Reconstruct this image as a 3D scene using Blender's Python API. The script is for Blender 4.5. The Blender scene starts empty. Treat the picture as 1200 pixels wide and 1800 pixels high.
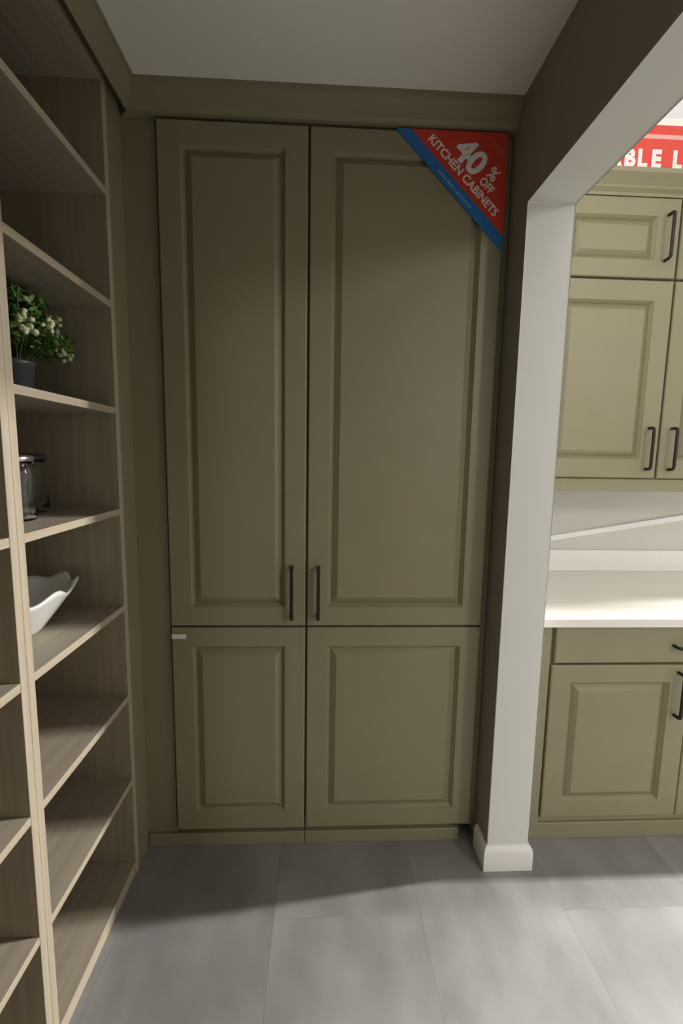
import bpy, bmesh, math, random
from mathutils import Vector, Matrix
random.seed(7)
S = bpy.context.scene
COL = S.collection

# ------------------------------------------------------------------ camera
CAM_Z, YAW, PITCH, ROLL, FPX = 1.3949, 0.0459, -0.1241, 0.0164, 791.97
fwd = Vector((math.sin(YAW)*math.cos(PITCH), math.cos(YAW)*math.cos(PITCH), math.sin(PITCH)))
rgt = Vector((math.cos(YAW), -math.sin(YAW), 0)); upv = rgt.cross(fwd)
r2 = rgt*math.cos(ROLL) + upv*math.sin(ROLL); u2 = -rgt*math.sin(ROLL) + upv*math.cos(ROLL)
cam = bpy.data.cameras.new('camera'); camo = bpy.data.objects.new('camera', cam); COL.objects.link(camo)
cam.sensor_fit = 'HORIZONTAL'; cam.sensor_width = 36; cam.lens = 36*FPX/1200; cam.clip_start = .01
m = Matrix((r2, u2, -fwd)).transposed().to_4x4(); m.translation = (0, 0, CAM_Z)
camo.matrix_world = m
S.camera = camo

# ------------------------------------------------------------------ world, lamps, exposure
w = bpy.data.worlds.new('store'); S.world = w; w.use_nodes = True
bg = w.node_tree.nodes['Background']; bg.inputs[0].default_value = (1, .925, .86, 1); bg.inputs[1].default_value = .86
def lamp(name, loc, target, power, sx, sy, color=(1, 1, 1)):
    l = bpy.data.lights.new(name, 'AREA'); l.shape = 'RECTANGLE'; l.size = sx; l.size_y = sy; l.energy = power; l.color = color
    o = bpy.data.objects.new(name, l); COL.objects.link(o); o.location = loc
    if target: o.rotation_euler = (Vector(target)-Vector(loc)).to_track_quat('-Z', 'Y').to_euler()
lamp('store_tube_side', (4.7, 1.88, 4.0), None, 520, .6, .10, (1, .985, .95))     # tube over the far right of the store
lamp('store_tube_far', (9.5, 2.30, 4.3), (0, 1.3, 1.2), 450, .14, .5, (1, .985, .95))          # next row of tubes further right
lamp('store_tube_kitchen', (1.45, 2.0, 4.3), None, 85, .9, .12, (1, .985, .95))           # tube over the kitchen run
lamp('store_tube_front', (1.35, -2.9, 4.2), None, 40, 1.3, .3, (1, .985, .95))
lamp('store_spot_front', (2.95, -2.3, 2.7), (.1, 1.46, .8), 30, .25, .5, (1, .985, .95))    # tube over the aisle in front
S.view_settings.view_transform = 'Standard'; S.view_settings.look = 'None'
S.view_settings.gamma = 1; S.view_settings.use_curve_mapping = False; S.view_settings.exposure = 0.0

# ------------------------------------------------------------------ materials
def mat(name, col, rough=.5, metal=0, col2=None, scale=(20, 20, 20), bump=0, rand=0, detail=4, coat=0):
    M = bpy.data.materials.new(name); M.use_nodes = True; nt = M.node_tree; b = nt.nodes['Principled BSDF']
    b.inputs['Base Color'].default_value = (*col, 1); b.inputs['Roughness'].default_value = rough; b.inputs['Metallic'].default_value = metal
    if coat: b.inputs['Coat Weight'].default_value = coat
    if col2 or bump:
        tc = nt.nodes.new('ShaderNodeTexCoord'); mp = nt.nodes.new('ShaderNodeMapping'); mp.inputs['Scale'].default_value = scale
        nz = nt.nodes.new('ShaderNodeTexNoise'); nz.inputs['Scale'].default_value = 1; nz.inputs['Detail'].default_value = detail
        nt.links.new(tc.outputs['Object'], mp.inputs['Vector']); nt.links.new(mp.outputs['Vector'], nz.inputs['Vector'])
        if rand:
            oi = nt.nodes.new('ShaderNodeObjectInfo'); va = nt.nodes.new('ShaderNodeMath'); va.operation = 'MULTIPLY'; va.inputs[1].default_value = 37
            nt.links.new(oi.outputs['Random'], va.inputs[0]); cx = nt.nodes.new('ShaderNodeCombineXYZ')
            for k in range(3): nt.links.new(va.outputs[0], cx.inputs[k])
            nt.links.new(cx.outputs[0], mp.inputs['Location'])
        if col2:
            rp = nt.nodes.new('ShaderNodeValToRGB'); rp.color_ramp.elements[0].position = .32; rp.color_ramp.elements[1].position = .68
            rp.color_ramp.elements[0].color = (*col2, 1); rp.color_ramp.elements[1].color = (*col, 1)
            nt.links.new(nz.outputs['Fac'], rp.inputs[0]); out = rp.outputs[0]
            if rand:
                hv = nt.nodes.new('ShaderNodeHueSaturation'); mr = nt.nodes.new('ShaderNodeMapRange')
                mr.inputs[3].default_value = 1-rand; mr.inputs[4].default_value = 1+rand
                nt.links.new(oi.outputs['Random'], mr.inputs[0]); nt.links.new(mr.outputs[0], hv.inputs['Value'])
                nt.links.new(out, hv.inputs['Color']); out = hv.outputs[0]
            nt.links.new(out, b.inputs['Base Color'])
        if bump:
            bp = nt.nodes.new('ShaderNodeBump'); bp.inputs['Strength'].default_value = bump; bp.inputs['Distance'].default_value = .002
            nt.links.new(nz.outputs['Fac'], bp.inputs['Height']); nt.links.new(bp.outputs[0], b.inputs['Normal'])
    return M
GREEN = mat('sage_paint', (.268, .240, .145), .45, col2=(.255, .228, .136), scale=(9, 9, 9))
WALLGREEN = mat('sage_wall_paint', (.27, .235, .175), .8, col2=(.255, .225, .165), scale=(7, 7, 7), bump=.05)
WHITE = mat('white_wall_paint', (.67, .668, .625), .75, col2=(.655, .652, .61), scale=(6, 6, 6), bump=.04)
CEIL = mat('ceiling_paint', (.87, .85, .79), .9, col2=(.85, .83, .77), scale=(5, 5, 5))
TRIM = mat('white_trim_gloss', (.80, .79, .75), .3)
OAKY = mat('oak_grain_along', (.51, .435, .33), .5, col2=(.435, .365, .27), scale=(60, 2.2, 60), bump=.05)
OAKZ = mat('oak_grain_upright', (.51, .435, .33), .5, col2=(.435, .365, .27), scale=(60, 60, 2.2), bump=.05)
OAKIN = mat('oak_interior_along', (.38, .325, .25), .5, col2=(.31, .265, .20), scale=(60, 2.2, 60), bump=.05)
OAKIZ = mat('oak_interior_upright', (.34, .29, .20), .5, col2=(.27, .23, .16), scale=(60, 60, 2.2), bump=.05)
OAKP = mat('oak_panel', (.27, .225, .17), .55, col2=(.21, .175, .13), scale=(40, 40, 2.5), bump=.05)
BRONZE = mat('dark_bronze', (.035, .028, .022), .35, .6)
QUARTZ = mat('cream_quartz', (.82, .79, .72), .22, col2=(.80, .77, .70), scale=(30, 30, 30))
SPLASH = mat('backsplash_quartz', (.90, .90, .86), .25, col2=(.88, .88, .84), scale=(30, 30, 30))
TILE = mat('grey_stone_vinyl', (.282, .278, .267), .5, col2=(.205, .202, .194), scale=(7, 4, 4), rand=.02, detail=8)
GROUT = mat('floor_base_grey', (.19, .187, .18), .7)
RED = mat('red_card', (.62, .045, .02), .5)
REDB = mat('red_banner', (.72, .06, .04), .5)
BLUE = mat('blue_card', (.015, .16, .46), .5)
INK = mat('white_ink', (.82, .80, .78), .5)
PINK = mat('pale_pink_ink', (.80, .40, .36), .5)
BLUEINK = mat('pale_blue_ink', (.16, .34, .62), .5)
REDINK = mat('faint_red_ink', (.60, .13, .12), .5)
PLASTIC = mat('white_plastic', (.75, .74, .72), .4)
CERAMIC = mat('white_ceramic', (.80, .80, .76), .2, coat=.3)
POT = mat('dark_grey_pot', (.05, .052, .058), .4)
LEAF = mat('leaf_green', (.13, .24, .05), .5, col2=(.06, .14, .025), scale=(40, 40, 40))
STRIP = mat('bright_white_strip', (.92, .92, .92), .3)
STEM = mat('stem_green', (.05, .10, .02), .6)
BLOOM = mat('pale_bloom', (.70, .74, .48), .6, col2=(.50, .62, .30), scale=(60, 60, 60))
LIDM = mat('steel_lid', (.45, .45, .44), .25, .9)
DLID = mat('dark_lid', (.06, .06, .06), .4, .3)
SOIL = mat('moss', (.02, .03, .01), .9)
GLASS = bpy.data.materials.new('clear_glass'); GLASS.use_nodes = True
_b = GLASS.node_tree.nodes['Principled BSDF']; _b.inputs['Transmission Weight'].default_value = 1; _b.inputs['Roughness'].default_value = .03
_b.inputs['IOR'].default_value = 1.45; _b.inputs['Base Color'].default_value = (.93, .96, .94, 1)

# ------------------------------------------------------------------ helpers
def obj(name, bm, mt, parent=None, smooth=False):
    me = bpy.data.meshes.new(name); bmesh.ops.recalc_face_normals(bm, faces=bm.faces); bm.to_mesh(me); bm.free()
    for mm in (mt if isinstance(mt, (list, tuple)) else [mt]): me.materials.append(mm)
    if smooth:
        for p in me.polygons: p.use_smooth = True
    o = bpy.data.objects.new(name, me); COL.objects.link(o)
    if parent: put(o, parent)
    return o
def put(o, parent):
    o.parent = parent; o.matrix_parent_inverse = world_of(parent).inverted()
def world_of(o):
    b = o.matrix_basis.copy()
    return world_of(o.parent) @ o.matrix_parent_inverse @ b if o.parent else b
def thing(name, label, cat, loc, group=None):
    o = bpy.data.objects.new(name, None); COL.objects.link(o); o.location = loc; o.empty_display_size = .05
    return tag(o, label, cat, group)
def tag(o, label, cat, group=None):
    o['label'] = label; o['category'] = cat
    if group: o['group'] = group
    return o
def struct(o): o['kind'] = 'structure'; return o
def add_box(bm, x0, x1, y0, y1, z0, z1, bev=0, seg=1):
    t = bmesh.new(); bmesh.ops.create_cube(t, size=1)
    for v in t.verts: v.co = Vector(((x0+x1)/2+v.co.x*(x1-x0), (y0+y1)/2+v.co.y*(y1-y0), (z0+z1)/2+v.co.z*(z1-z0)))
    if bev: bmesh.ops.bevel(t, geom=t.edges[:]+t.verts[:], offset=bev, segments=seg, affect='EDGES', profile=.5)
    me = bpy.data.meshes.new('t'); t.to_mesh(me); t.free(); bm.from_mesh(me); bpy.data.meshes.remove(me)
    return bm
def box(*a, **k): return add_box(bmesh.new(), *a, **k)
def rings(bm, loops, cap0=True, cap1=True):
    """loops of equal length joined into a skin"""
    vs = [[bm.verts.new(c) for c in L] for L in loops]; n = len(vs[0])
    for a, b in zip(vs, vs[1:]):
        for i in range(n): bm.faces.new((a[i], a[(i+1) % n], b[(i+1) % n], b[i]))
    if cap0: bm.faces.new(list(reversed(vs[0])))
    if cap1: bm.faces.new(vs[-1])
    return bm
def rect(x0, x1, z0, z1, y, i=0): return [(x0+i, y, z0+i), (x1-i, y, z0+i), (x1-i, y, z1-i), (x0+i, y, z1-i)]
def sweep(bm, pts, hw, n=4, up=Vector((0, 0, 1))):
    """square / round bar along a polyline"""
    pts = [Vector(p) for p in pts]; loops = []
    for i, p in enumerate(pts):
        a = (pts[i]-pts[i-1]).normalized() if i else None; b = (pts[i+1]-pts[i]).normalized() if i < len(pts)-1 else None
        d = ((a or b)+(b or a)).normalized(); k = 1/max(.3, d.dot(a or b))
        s = BARSIDE; q = d.cross(s).normalized()
        loops.append([p+s*hw*math.cos(t)*1.414+q*hw*k*math.sin(t)*1.414 for t in [math.pi/4+j*2*math.pi/n for j in range(n)]])
    return rings(bm, loops)
def lathe(bm, prof, c, n=28, cap0=True, cap1=True):
    return rings(bm, [[(c[0]+r*math.cos(2*math.pi*k/n), c[1]+r*math.sin(2*math.pi*k/n), c[2]+z) for k in range(n)] for r, z in prof], cap0, cap1)
def text(s, size, mt, mtx, name, parent, bold=.02, align='LEFT', sx=1, thick=.0004):
    cu = bpy.data.curves.new(name, 'FONT'); cu.body = s; cu.size = size; cu.extrude = thick; cu.offset = bold*size; cu.align_x = align; cu.resolution_u = 3
    t = bpy.data.objects.new(name, cu); COL.objects.link(t); bpy.context.view_layer.update()
    me = bpy.data.meshes.new_from_object(t.evaluated_get(bpy.context.evaluated_depsgraph_get()))
    bpy.data.objects.remove(t); bpy.data.curves.remove(cu)
    me.transform(mtx @ Matrix.Diagonal((sx, 1, 1, 1))); me.materials.clear(); me.materials.append(mt)
    o = bpy.data.objects.new(name, me); COL.objects.link(o); put(o, parent); return o

# ------------------------------------------------------------------ measured planes
XL, XR, D = -.602, .5774, 1.487          # bookcase front, passage wall face, tall-cabinet face frame
YC, XT, ZH, CZ = 1.3585, .7185, 2.122, 2.44    # wall end, outer wall face, header underside, ceiling
DT = .02                                  # door thickness
YJ = .25                                 # near jamb of the opening, added out of view to limit incoming light
YB = 2.10                                 # back wall

# ------------------------------------------------------------------ setting
fl = struct(obj('floor', box(-3.5, 5, -4.5, 2.25, -.08, -.0015), GROUT))
tw, tl = .45, .90
tb = box(0, tw-.0004, 0, tl-.0004, -.0015, 0)
tproto = None
for i in range(-2, 6):
    for j in range(-2, 3):
        x = -.13+i*tw; y = 1.21+(j-1)*tl - (tl/2 if i % 2 else 0)
        if y > 2.1: continue
        if tproto is None: tproto = obj('floor_tile', tb, TILE); o = tproto
        else: o = tproto.copy(); COL.objects.link(o)
        o.location = (x, y, 0); o.parent = fl
struct(obj('ceiling', box(-1.0, XR, -1.2, YB, CZ, CZ+.06), CEIL))
struct(obj('wall_back', box(-1.0, 3.2, YB, YB+.12, 0, 2.88), WHITE))
bm = box(-1.0, -.18, -1.3, -1.201, 0, CZ); add_box(bm, -.18, XR-.001, -1.3, -1.201, 1.72, CZ)      # wall added behind the camera, its doorway sized to limit light
struct(obj('wall_front_added', bm, WHITE))
struct(obj('wall_left', box(-1.0, -.925, -1.2, YB, 0, CZ), WHITE))
bm = bmesh.new()     # wall between pantry and kitchen: a stub with a header over the opening, one folded outline
prof = [(YC, 0), (YB, 0), (YB, 2.62), (-1.2, 2.62), (-1.2, 0), (YJ, 0), (YJ, ZH), (YC, ZH)]
rings(bm, [[(XR, y, z) for y, z in prof], [(XT, y, z) for y, z in prof]])
bmesh.ops.bevel(bm, geom=bm.edges[:], offset=.003, segments=2, affect='EDGES', profile=.5)
o = struct(obj('wall_right', bm, [WHITE, WALLGREEN]))
for p in o.data.polygons:
    if p.normal.x < -.9 and p.center.x < XR+.001: p.material_index = 1
# baseboard round the wall end, with a rounded top
def baseboard(name, x0, x1, y0, y1, h, mt):
    lp = []
    for off, z in [(.014, 0), (.014, h-.022), (.012, h-.012), (.006, h-.003), (.001, h)]:
        lp.append([(x0-off, y1, z), (x0-off, y0-off, z), (x1+off, y0-off, z), (x1+off, y1, z)])
    return struct(obj(name, rings(bmesh.new(), lp), mt))
baseboard('baseboard_right', XR, XT, YC, 1.45, .088, TRIM)
# crown mouldings (trim) along the bookcase wall and over the tall cabinets
CF = [(.030, 2.372), (.032, 2.378), (.036, 2.384), (.041, 2.397), (.049, 2.412), (.057, 2.424), (.060, 2.430), (.067, 2.432), (.067, 2.44), (0, 2.44)]
def crown(name, base, left):
    P = [(0, base)]+CF
    lp = [[((XL+p, D-p, z) if k == left else ((XL+p, .15, z) if left else (XR-.0005, D-p, z))) for p, z in P] for k in (0, 1)]
    struct(obj(name, rings(bmesh.new(), lp), GREEN))
crown('trim_1', 2.4085, 1); crown('trim_2', 2.372, 0)
struct(obj('trim_3', box(XL-.018, XL-.0005, .15, D, 2.4078, 2.4398), GREEN))
struct(obj('trim_4', box(XL, XR-.001, D+.0005, D+.018, 2.4078, 2.4398), GREEN))

# ------------------------------------------------------------------ raised-panel doors
BARSIDE = Vector((1, 0, 0))
def door(parent, x0, x1, z0, z1, yf, stile, rail, name='door', panel=True):
    bm = bmesh.new(); e = .0045
    L = [rect(x0, x1, z0, z1, yf+DT), rect(x0, x1, z0, z1, yf+e), rect(x0, x1, z0, z1, yf+.0013, .0018), rect(x0, x1, z0, z1, yf, e)]
    if panel:
        def inr(i, y): return [(x0+stile+i, y, z0+rail+i), (x1-stile-i, y, z0+rail+i), (x1-stile-i, y, z1-rail-i), (x0+stile+i, y, z1-rail-i)]
        L += [inr(0, yf), inr(.0015, yf+.003), inr(.0105, yf+.0145), inr(.0115, yf+.0185)]
        rings(bm, L, True, False); 
        d = obj(name, bm, GREEN, parent)
        bm = bmesh.new()
        rings(bm, [inr(.004, yf+.0195), inr(.0105, yf+.0165), inr(.0125, yf+.0165), inr(.031, yf+.0035), inr(.033, yf+.002), inr(.034, yf+.002)])
        obj('raised_panel', bm, GREEN, d)
    else:
        rings(bm, L); d = obj(name, bm, GREEN, parent)
    return d
def bar_square(parent, x, z0, z1, yf):
    """square bar pull with two feet"""
    bm = bmesh.new(); h = .0055; yb = yf-.030
    add_box(bm, x-h, x+h, yb-.005, yb+.005, z0, z1, bev=.001)
    for z in (z0+.006, z1-.006): add_box(bm, x-h, x+h, yb+.004, yf+.0005, z-.006, z+.006, bev=.0008)
    return obj('handle', bm, BRONZE, parent)
def bar_bow(parent, p0, p1, yf):
    """bent pull with rounded corners; p0, p1 are the feet on the face (x, z)"""
    a = Vector((p0[0], yf, p0[1])); b = Vector((p1[0], yf, p1[1])); d = (b-a).normalized(); out = Vector((0, -1, 0)); st, r = .030, .011
    pts = [a+Vector((0, .0005, 0)), a+out*(st-r)]
    pts += [a+out*(st-r+r*math.sin(t))+d*(r-r*math.cos(t)) for t in (.4, .8, 1.2)]
    pts += [a+out*st+d*r*1.2, b+out*st-d*r*1.2]
    pts += [b+out*(st-r+r*math.sin(t))-d*(r-r*math.cos(t)) for t in (1.2, .8, .4)]
    pts += [b+out*(st-r), b+Vector((0, .0005, 0))]
    global BARSIDE
    BARSIDE = d.cross(out).normalized()
    bm = sweep(bmesh.new(), pts, .0042, 8); 
    return obj('handle', bm, BRONZE, parent, True)

# ------------------------------------------------------------------ the two tall pantry cabinets
YF = D-DT
def tall(x0, x1, label, hx):
    t = thing('tall_cabinet', label, 'cabinet', ((x0+x1)/2, D, 0))
    bm = box(x0+.001, x1-.001, D+.006, YB-.005, .048, 2.4075); obj('carcass', bm, GREEN, t)
    du = door(t, x0+.003, x1-.003, .8225, 2.364, YF, .068, .066, 'upper_door'); bar_square(du, hx, .853, 1.031, YF)
    door(t, x0+.003, x1-.003, .070, .8165, YF, .068, .066, 'lower_door')
    return t
tA = tall(-.498, -.046, 'narrow left-hand tall sage green pantry cabinet beside the oak bookcase', -.094)
tB = tall(-.046, .556, 'wide right-hand tall sage green pantry cabinet under the red triangular sign', -.006)
bm = box(-.493, -.446, YF-.007, YF, .779, .796, bev=.002); o = obj('door_catch', bm, PLASTIC, tA); o['label'] = 'small white plastic catch at the outer edge of the door'
bm = box(XL-.017, -.5025, D-.001, D+.018, .048, 2.4075, bev=.001); obj('filler_strip', bm, GREEN, tA)
bm = box(.5585, XR-.001, D+.004, D+.02, .048, 2.4075); obj('filler_strip', bm, GREEN, tB)
bm = box(XL+.002, -.0475, D-.012, D+.02, 0, .047, bev=.002); obj('base_board', bm, GREEN, tA)
bm = box(-.0455, .517, D-.012, D+.02, 0, .047, bev=.002); obj('base_board', bm, GREEN, tB)
# scribe panel closing the gap between bookcase and tall cabinets
tag(obj('filler_panel', box(XL-.018, XL, 1.3935, D-.0012, 0, 2.4075, bev=.001), GREEN), 'narrow sage green filler panel between oak bookcase and tall cabinet', 'panel')

# ------------------------------------------------------------------ oak bookcase, two units side by side
SHZ = [.036, .333, .621, .918, 1.217, 1.515, 1.812, 2.109, 2.396]
def edge(o):      # lighter oak on the front faces, darker oak on the others
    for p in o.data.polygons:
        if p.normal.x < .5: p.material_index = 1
def bookcase(y0, y1, label):
    t = thing('bookcase', label, 'bookcase', (XL-.15, (y0+y1)/2, 0)); th = .0215; xb = XL-.30
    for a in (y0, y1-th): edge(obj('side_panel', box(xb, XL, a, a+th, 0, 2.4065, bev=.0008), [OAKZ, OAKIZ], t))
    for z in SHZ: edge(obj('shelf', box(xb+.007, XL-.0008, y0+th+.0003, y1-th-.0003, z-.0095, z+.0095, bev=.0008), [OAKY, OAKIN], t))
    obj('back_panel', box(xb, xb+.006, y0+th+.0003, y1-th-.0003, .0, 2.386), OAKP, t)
    obj('kick_board', box(XL-.012, XL-.004, y0+th+.0003, y1-th-.0003, 0, .026), OAKY, t)
    return t
bookcase(.9105, 1.3925, 'far open oak bookcase unit holding plant, jars and bowl, next to tall cabinet')
bookcase(.4300, .9095, 'near open oak bookcase unit with empty shelves at left edge of photo')

# ------------------------------------------------------------------ triangular sale sign on the right tall cabinet
t = thing('sale_sign', 'red triangular card with blue edge reading 40% kitchen cabinets on upper door', 'sign', (.45, YF-.003, 2.036))
A, B, C = (.210, 2.366), (.5515, 2.366), (.5515, 2.030)
ys = YF-.0012
def poly(name, pts, y0, y1, mt): return obj(name, rings(bmesh.new(), [[(x, y0, z) for x, z in pts], [(x, y1, z) for x, z in pts]]), mt, t)
bw = .046
A2 = (A[0]+bw, A[1]); C2 = (C[0], C[1]+bw)
poly('card', [A2, B, C2], ys-.002, ys, RED)
poly('blue_band', [A, A2, C2, C], ys-.0021, ys, BLUE)
ang = math.atan2(C[1]-A[1], C[0]-A[0]); dx, dz = math.cos(ang), math.sin(ang)
def at(s, h):   # s along the long edge from A, h up from it
    x = A[0]+dx*s-dz*h; z = A[1]+dz*s+dx*h
    return Matrix(((dx, -dz, 0, x), (0, 0, -1, ys-.0022), (dz, dx, 0, z), (0, 0, 0, 1)))
LEN = math.hypot(C[0]-A[0], C[1]-A[1])
text('KITCHEN CABINETS', .0335, INK, at(LEN*.495, .049), 'lettering', t, .022, 'CENTER', .99)
text('40', .098, INK, at(LEN*.445, .080), 'lettering', t, .035, 'CENTER', 1.0)
text('%', .052, INK, at(LEN*.585, .112), 'lettering', t, .02, 'LEFT', .9)
text('OFF', .034, INK, at(LEN*.585, .082), 'lettering', t, .02, 'LEFT', .85)
def dashes(name, mt, s0, s1, h, hh, seed):
    rr = random.Random(seed); bm = bmesh.new(); s = s0
    while s < s1:
        n = rr.uniform(.004, .007); M = at(s, h)
        q = [M @ Vector(p) for p in ((0, 0, 0), (n, 0, 0), (n, hh, 0), (0, hh, 0))]
        rings(bm, [q, [c+Vector((0, -.0003, 0)) for c in q]]); s += n+rr.uniform(.0015, .006)
    o = obj(name, bm, mt, t); return o
dashes('small_print', BLUEINK, LEN*.36, LEN*.66, .010, .009, 1)
dashes('small_print', REDINK, LEN*.38, LEN*.57, .0735, .0045, 2)
dashes('small_print', REDINK, LEN*.49, LEN*.575, .180, .016, 3)

# ------------------------------------------------------------------ kitchen beyond the wall
YK = 1.46       # base door face
bc = thing('base_cabinet', 'sage green base cabinet with drawer and doors under the cream worktop', 'cabinet', (1.31, 1.48, 0))
x0, x1, xm = .812, 1.838, 1.319
obj('carcass', box(.742, 2.92, YK+DT+.0005, YB-.004, .0, .828), GREEN, bc)
obj('face_strip', box(.735, .806, YK+.006, YK+DT, .0655, .828, bev=.001), GREEN, bc)
d = door(bc, x0+.008, x1, .688, .822, YK, .05, .05, 'drawer', panel=False); bar_bow(d, (1.243, .752), (1.403, .752), YK)
d = door(bc, x0, xm-.0015, .095, .680, YK, .072, .064, 'door'); bar_bow(d, (1.272, .492), (1.272, .652), YK)
d = door(bc, xm+.0015, x1, .095, .680, YK, .072, .064, 'door'); bar_bow(d, (1.366, .492), (1.366, .652), YK)
for a, b, hx in ((x1+.006, x1+.52, x1+.47), (x1+.523, x1+1.06, x1+.57)):
    d = door(bc, a, b, .095, .822, YK, .072, .064, 'door'); bar_bow(d, (hx, .632), (hx, .792), YK)
obj('base_board', box(.742, 2.92, YK+.010, YK+DT, 0, .064, bev=.002), GREEN, bc)
obj('end_block', box(XT+.001, .7405, YK-.03, YK+.03, 0, .072, bev=.002), GREEN, bc)
tag(obj('worktop', box(XT+.001, 2.95, 1.433, YB-.001, .8285, .859, bev=.002, seg=2), QUARTZ), 'cream quartz worktop on the base cabinet', 'worktop')
tag(obj('backsplash', box(XT+.001, 2.95, YB-.019, YB-.001, .8595, .962, bev=.0015), SPLASH), 'low white quartz upstand along the back of the worktop', 'backsplash')
# leaning white strip on the wall over the upstand
bm = bmesh.new(); pa, pb = Vector((1.00, 1.0), ), Vector((1.86, 1.143))
dd = (pb-pa).normalized(); nn = Vector((-dd.y, dd.x))*.0135
rings(bm, [[(p.x, y, p.y) for p in (pa-nn, pb-nn, pb+nn, pa+nn)] for y in (YB-.014, YB-.0005)])
bmesh.ops.bevel(bm, geom=bm.edges[:], offset=.002, segments=1, affect='EDGES')
tag(obj('wall_strip', bm, STRIP), 'sloping white strip on the wall between worktop and upper cabinet', 'strip')

YU = 1.745
uc = thing('upper_cabinet', 'sage green upper cabinet with small doors over tall doors on kitchen wall', 'cabinet', (1.332, YU, 1.27))
x0, x1, xm = .835, 1.829, 1.332
obj('carcass', box(.80, 2.90, YU+DT+.0005, YB-.003, 1.322, 2.40), GREEN, uc)  # right-hand run added out of view to block the side lamp
obj('light_rail', box(.80, 2.90, YU+.012, YU+.035, 1.272, 1.3215, bev=.002), GREEN, uc)
for (a, b, s) in ((x0, xm-.004, 1), (xm+.004, x1, -1), (x1+.006, x1+.500, 1), (x1+.508, x1+1.004, -1)):
    hx = (b-.043) if s > 0 else (a+.043)
    d = door(uc, a, b, 1.326, 2.072, YU, .071, .074, 'tall_door'); bar_bow(d, (hx, 1.362), (hx, 1.522), YU)
    d = door(uc, a, b, 2.080, 2.362, YU, .088, .064, 'short_door'); bar_bow(d, (hx-.004*s, 2.143), (hx-.004*s, 2.303), YU)
bm = bmesh.new(); KP = [(YU+.03, 2.366), (YU+.004, 2.366), (YU+.002, 2.376), (YU-.012, 2.386), (YU-.014, 2.392), (YU-.03, 2.408), (YU-.046, 2.420), (YU-.048, 2.434), (YU+.03, 2.434)]
rings(bm, [[(.77, y, z) for y, z in KP], [(2.93, y, z) for y, z in KP]]); obj('crown', bm, GREEN, uc)
# banner standing on the upper cabinet
t = thing('banner', 'red banner with white capital letters standing on top of upper cabinet', 'sign', (1.35, YU-.03, 2.4345))
yb = YU-.045
obj('board', box(.86, 2.2, yb, yb+.006, 2.4345, 2.574, bev=.0005), REDB, t)
obj('pale_stripe', box(.86, 2.2, yb-.0006, yb+.003, 2.5285, 2.5425), PINK, t)
def MT(x, z): return Matrix(((1, 0, 0, x), (0, 0, -1, yb-.0006), (0, 1, 0, z), (0, 0, 0, 1)))
for ch, x in (('A', 1.004), ('B', 1.063), ('L', 1.111), ('E', 1.162), ('L', 1.240)):
    text(ch, .078, INK, MT(x, 2.4365), 'letter', t, .055, 'LEFT', .9)

# ------------------------------------------------------------------ things on the bookcase shelves
def ztop(k): return SHZ[k]+.0096
# potted plant
px, py, pz = -.765, 1.185, ztop(5)
t = thing('potted_plant', 'leafy green potted plant with pale blooms in dark pot on bookcase shelf', 'plant', (px, py, pz))
bm = lathe(bmesh.new(), [(.038, 0), (.040, .002), (.047, .078), (.050, .080), (.050, .090), (.046, .090), (.044, .078)], (px, py, pz)); obj('pot', bm, POT, t, True)
bm = lathe(bmesh.new(), [(.0438, .070), (.0438, .0775), (.030, .082), (.006, .083)], (px, py, pz)); obj('moss', bm, SOIL, t, True)
rr = random.Random(3); stems = bmesh.new(); leaves = bmesh.new(); tips = []
BARSIDE = Vector((1, 0, 0))
def clampp(p):
    p.y = max(.94, min(p.y, 1.352)); p.z = min(p.z, 1.796); p.x = max(-.885, min(-.615, p.x)); return p
for k in range(60):
    th = rr.uniform(0, 2*math.pi); sp = rr.uniform(.05, 1.0); 
    tip = Vector((px+.125*sp*math.cos(th), py+.17*sp*math.sin(th), pz+.275-.135*sp*sp+rr.uniform(-.02, .015)))
    tip = clampp(tip); base = Vector((px+.022*math.cos(th), py+.022*math.sin(th), pz+.078))
    mid = base.lerp(tip, .5)+Vector((0, 0, .02))
    BARSIDE = Vector((math.sin(th), -math.cos(th), 0))
    sweep(stems, [base, mid, tip], .0011, 4); tips.append(tip)
    for q in range(20):
        f = rr.uniform(.35, 1.02); c = base.lerp(mid, f*2) if f < .5 else mid.lerp(tip, f*2-1)
        d = Vector((rr.gauss(0, 1), rr.gauss(0, 1), rr.gauss(.35, .7))).normalized(); L = rr.uniform(.019, .034); W = L*rr.uniform(.2, .27)
        s = d.cross(Vector((rr.gauss(0, 1), rr.gauss(0, 1), rr.gauss(0, 1)))).normalized(); n = d.cross(s)
        pp = [c, c+d*L*.35+s*W+n*.002, c+d*L*.35-n*.0015, c+d*L*.35-s*W+n*.002, c+d*L*.75+s*W*.7-n*.001, c+d*L*.75-s*W*.7-n*.001, c+d*L-n*.004]
        vs = [leaves.verts.new(clampp(Vector(v))) for v in pp]
        for f3 in ((0, 1, 2), (0, 2, 3), (1, 4, 2), (2, 4, 5), (2, 5, 3), (4, 6, 5)): leaves.faces.new([vs[i] for i in f3])
obj('stems', stems, STEM, t)['kind'] = 'stuff'
obj('foliage', leaves, LEAF, t)['kind'] = 'stuff'
spots = [(-.735, 1.20, 1.772), (-.70, 1.262, 1.728), (-.69, 1.24, 1.690), (-.70, 1.305, 1.652), (-.66, 1.09, 1.672), (-.68, 1.10, 1.70), (-.72, 1.225, 1.735), (-.66, 1.17, 1.70), (-.78, 1.32, 1.70), (-.80, 1.10, 1.75), (-.69, 1.00, 1.68), (-.70, 1.285, 1.668)]
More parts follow.
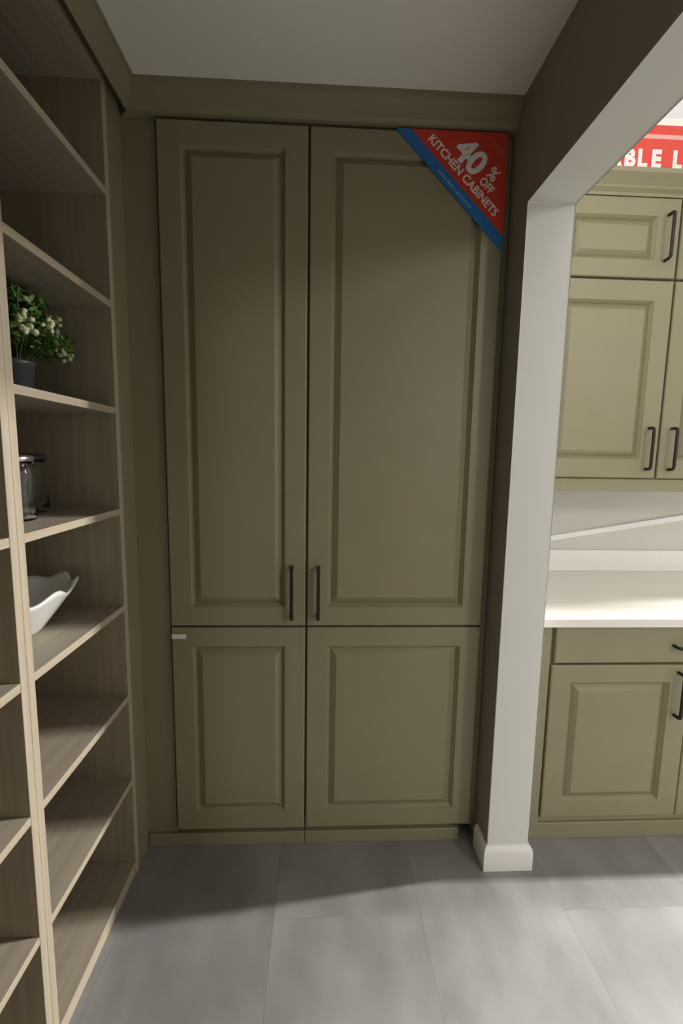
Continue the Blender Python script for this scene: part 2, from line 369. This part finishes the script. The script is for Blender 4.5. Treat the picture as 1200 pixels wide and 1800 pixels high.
for c in spots:
    bm = bmesh.new(); c = clampp(Vector(c)); c.z += .0
    for q in range(9):
        p = c+Vector((rr.uniform(-1, 1), rr.uniform(-1, 1), rr.uniform(-1, 1)))*.015
        bmesh.ops.create_icosphere(bm, subdivisions=1, radius=rr.uniform(.0055, .009), matrix=Matrix.Translation(p) @ Matrix.Diagonal((1, 1, rr.uniform(.7, 1.2), 1)))
    obj('flower', bm, BLOOM, t, True)
# glass jars
def jar(c, r, h, label, lid, neck):
    t = thing('glass_jar', label, 'jar', c)
    out = [(r*.86, 0), (r*.97, .004), (r, .014), (r*.96, .03), (r*.95, h*.52), (r, h*.56), (r, h*.74), (r*.93, h*.80), (neck, h*.85), (neck, h*.90)]
    th = .0025
    inn = [(neck-th, h*.90), (neck-th, h*.85), (r*.93-th, h*.795), (r-th, h*.73), (r-th, h*.565), (r*.95-th, h*.515), (r*.96-th, .03), (r*.9-th, .008), (r*.5, .006)]
    obj('body', lathe(bmesh.new(), out+inn, c, 40), GLASS, t, True)
    obj('lid', lathe(bmesh.new(), [(neck-.004, h*.901), (neck+.003, h*.902), (neck+.0045, h*.91), (neck+.0045, h*.965), (neck+.002, h*.985), (neck-.006, h), (.004, h+.001)], c, 40), lid, t, True)
jar((-.735, 1.115, ztop(4)), .045, .158, 'small clear glass jar with shiny metal lid on bookcase shelf, nearest upright', LIDM, .037)
jar((-.815, 1.272, ztop(4)), .060, .160, 'larger glass jar with dark lid behind the small jar on the shelf', DLID, .052)
# wavy bowl
bz = ztop(3); bcx, bcy = -.77, 1.145
bm = bmesh.new(); n = 112; loops = []
def bowl_loop(f, z0, off):
    L = []
    for k in range(n):
        a = 2*math.pi*k/n; wv = math.cos(8*a+.9)*(.3+.7*max(0, math.cos(a-.6)))
        rx, ry = .042+(.112-.042)*f, .050+(.190-.050)*f
        g = 1+.045*wv*f*f
        z = z0+.104*f**1.1+.012*wv*f**3
        L.append((bcx+(rx*g-off)*math.cos(a), bcy+(ry*g-off)*math.sin(a), bz+z))
    return L
fs = [0, .1, .25, .4, .55, .7, .82, .92, 1.0]
for f in fs: loops.append(bowl_loop(f, 0, 0))
loops.append(bowl_loop(1.0, .003, .003))
for f in reversed(fs): loops.append(bowl_loop(f, .0045, .006))
rings(bm, loops)
tag(obj('bowl', bm, CERAMIC, None, True), 'wide white ceramic bowl with wavy rim on bookcase shelf', 'bowl')
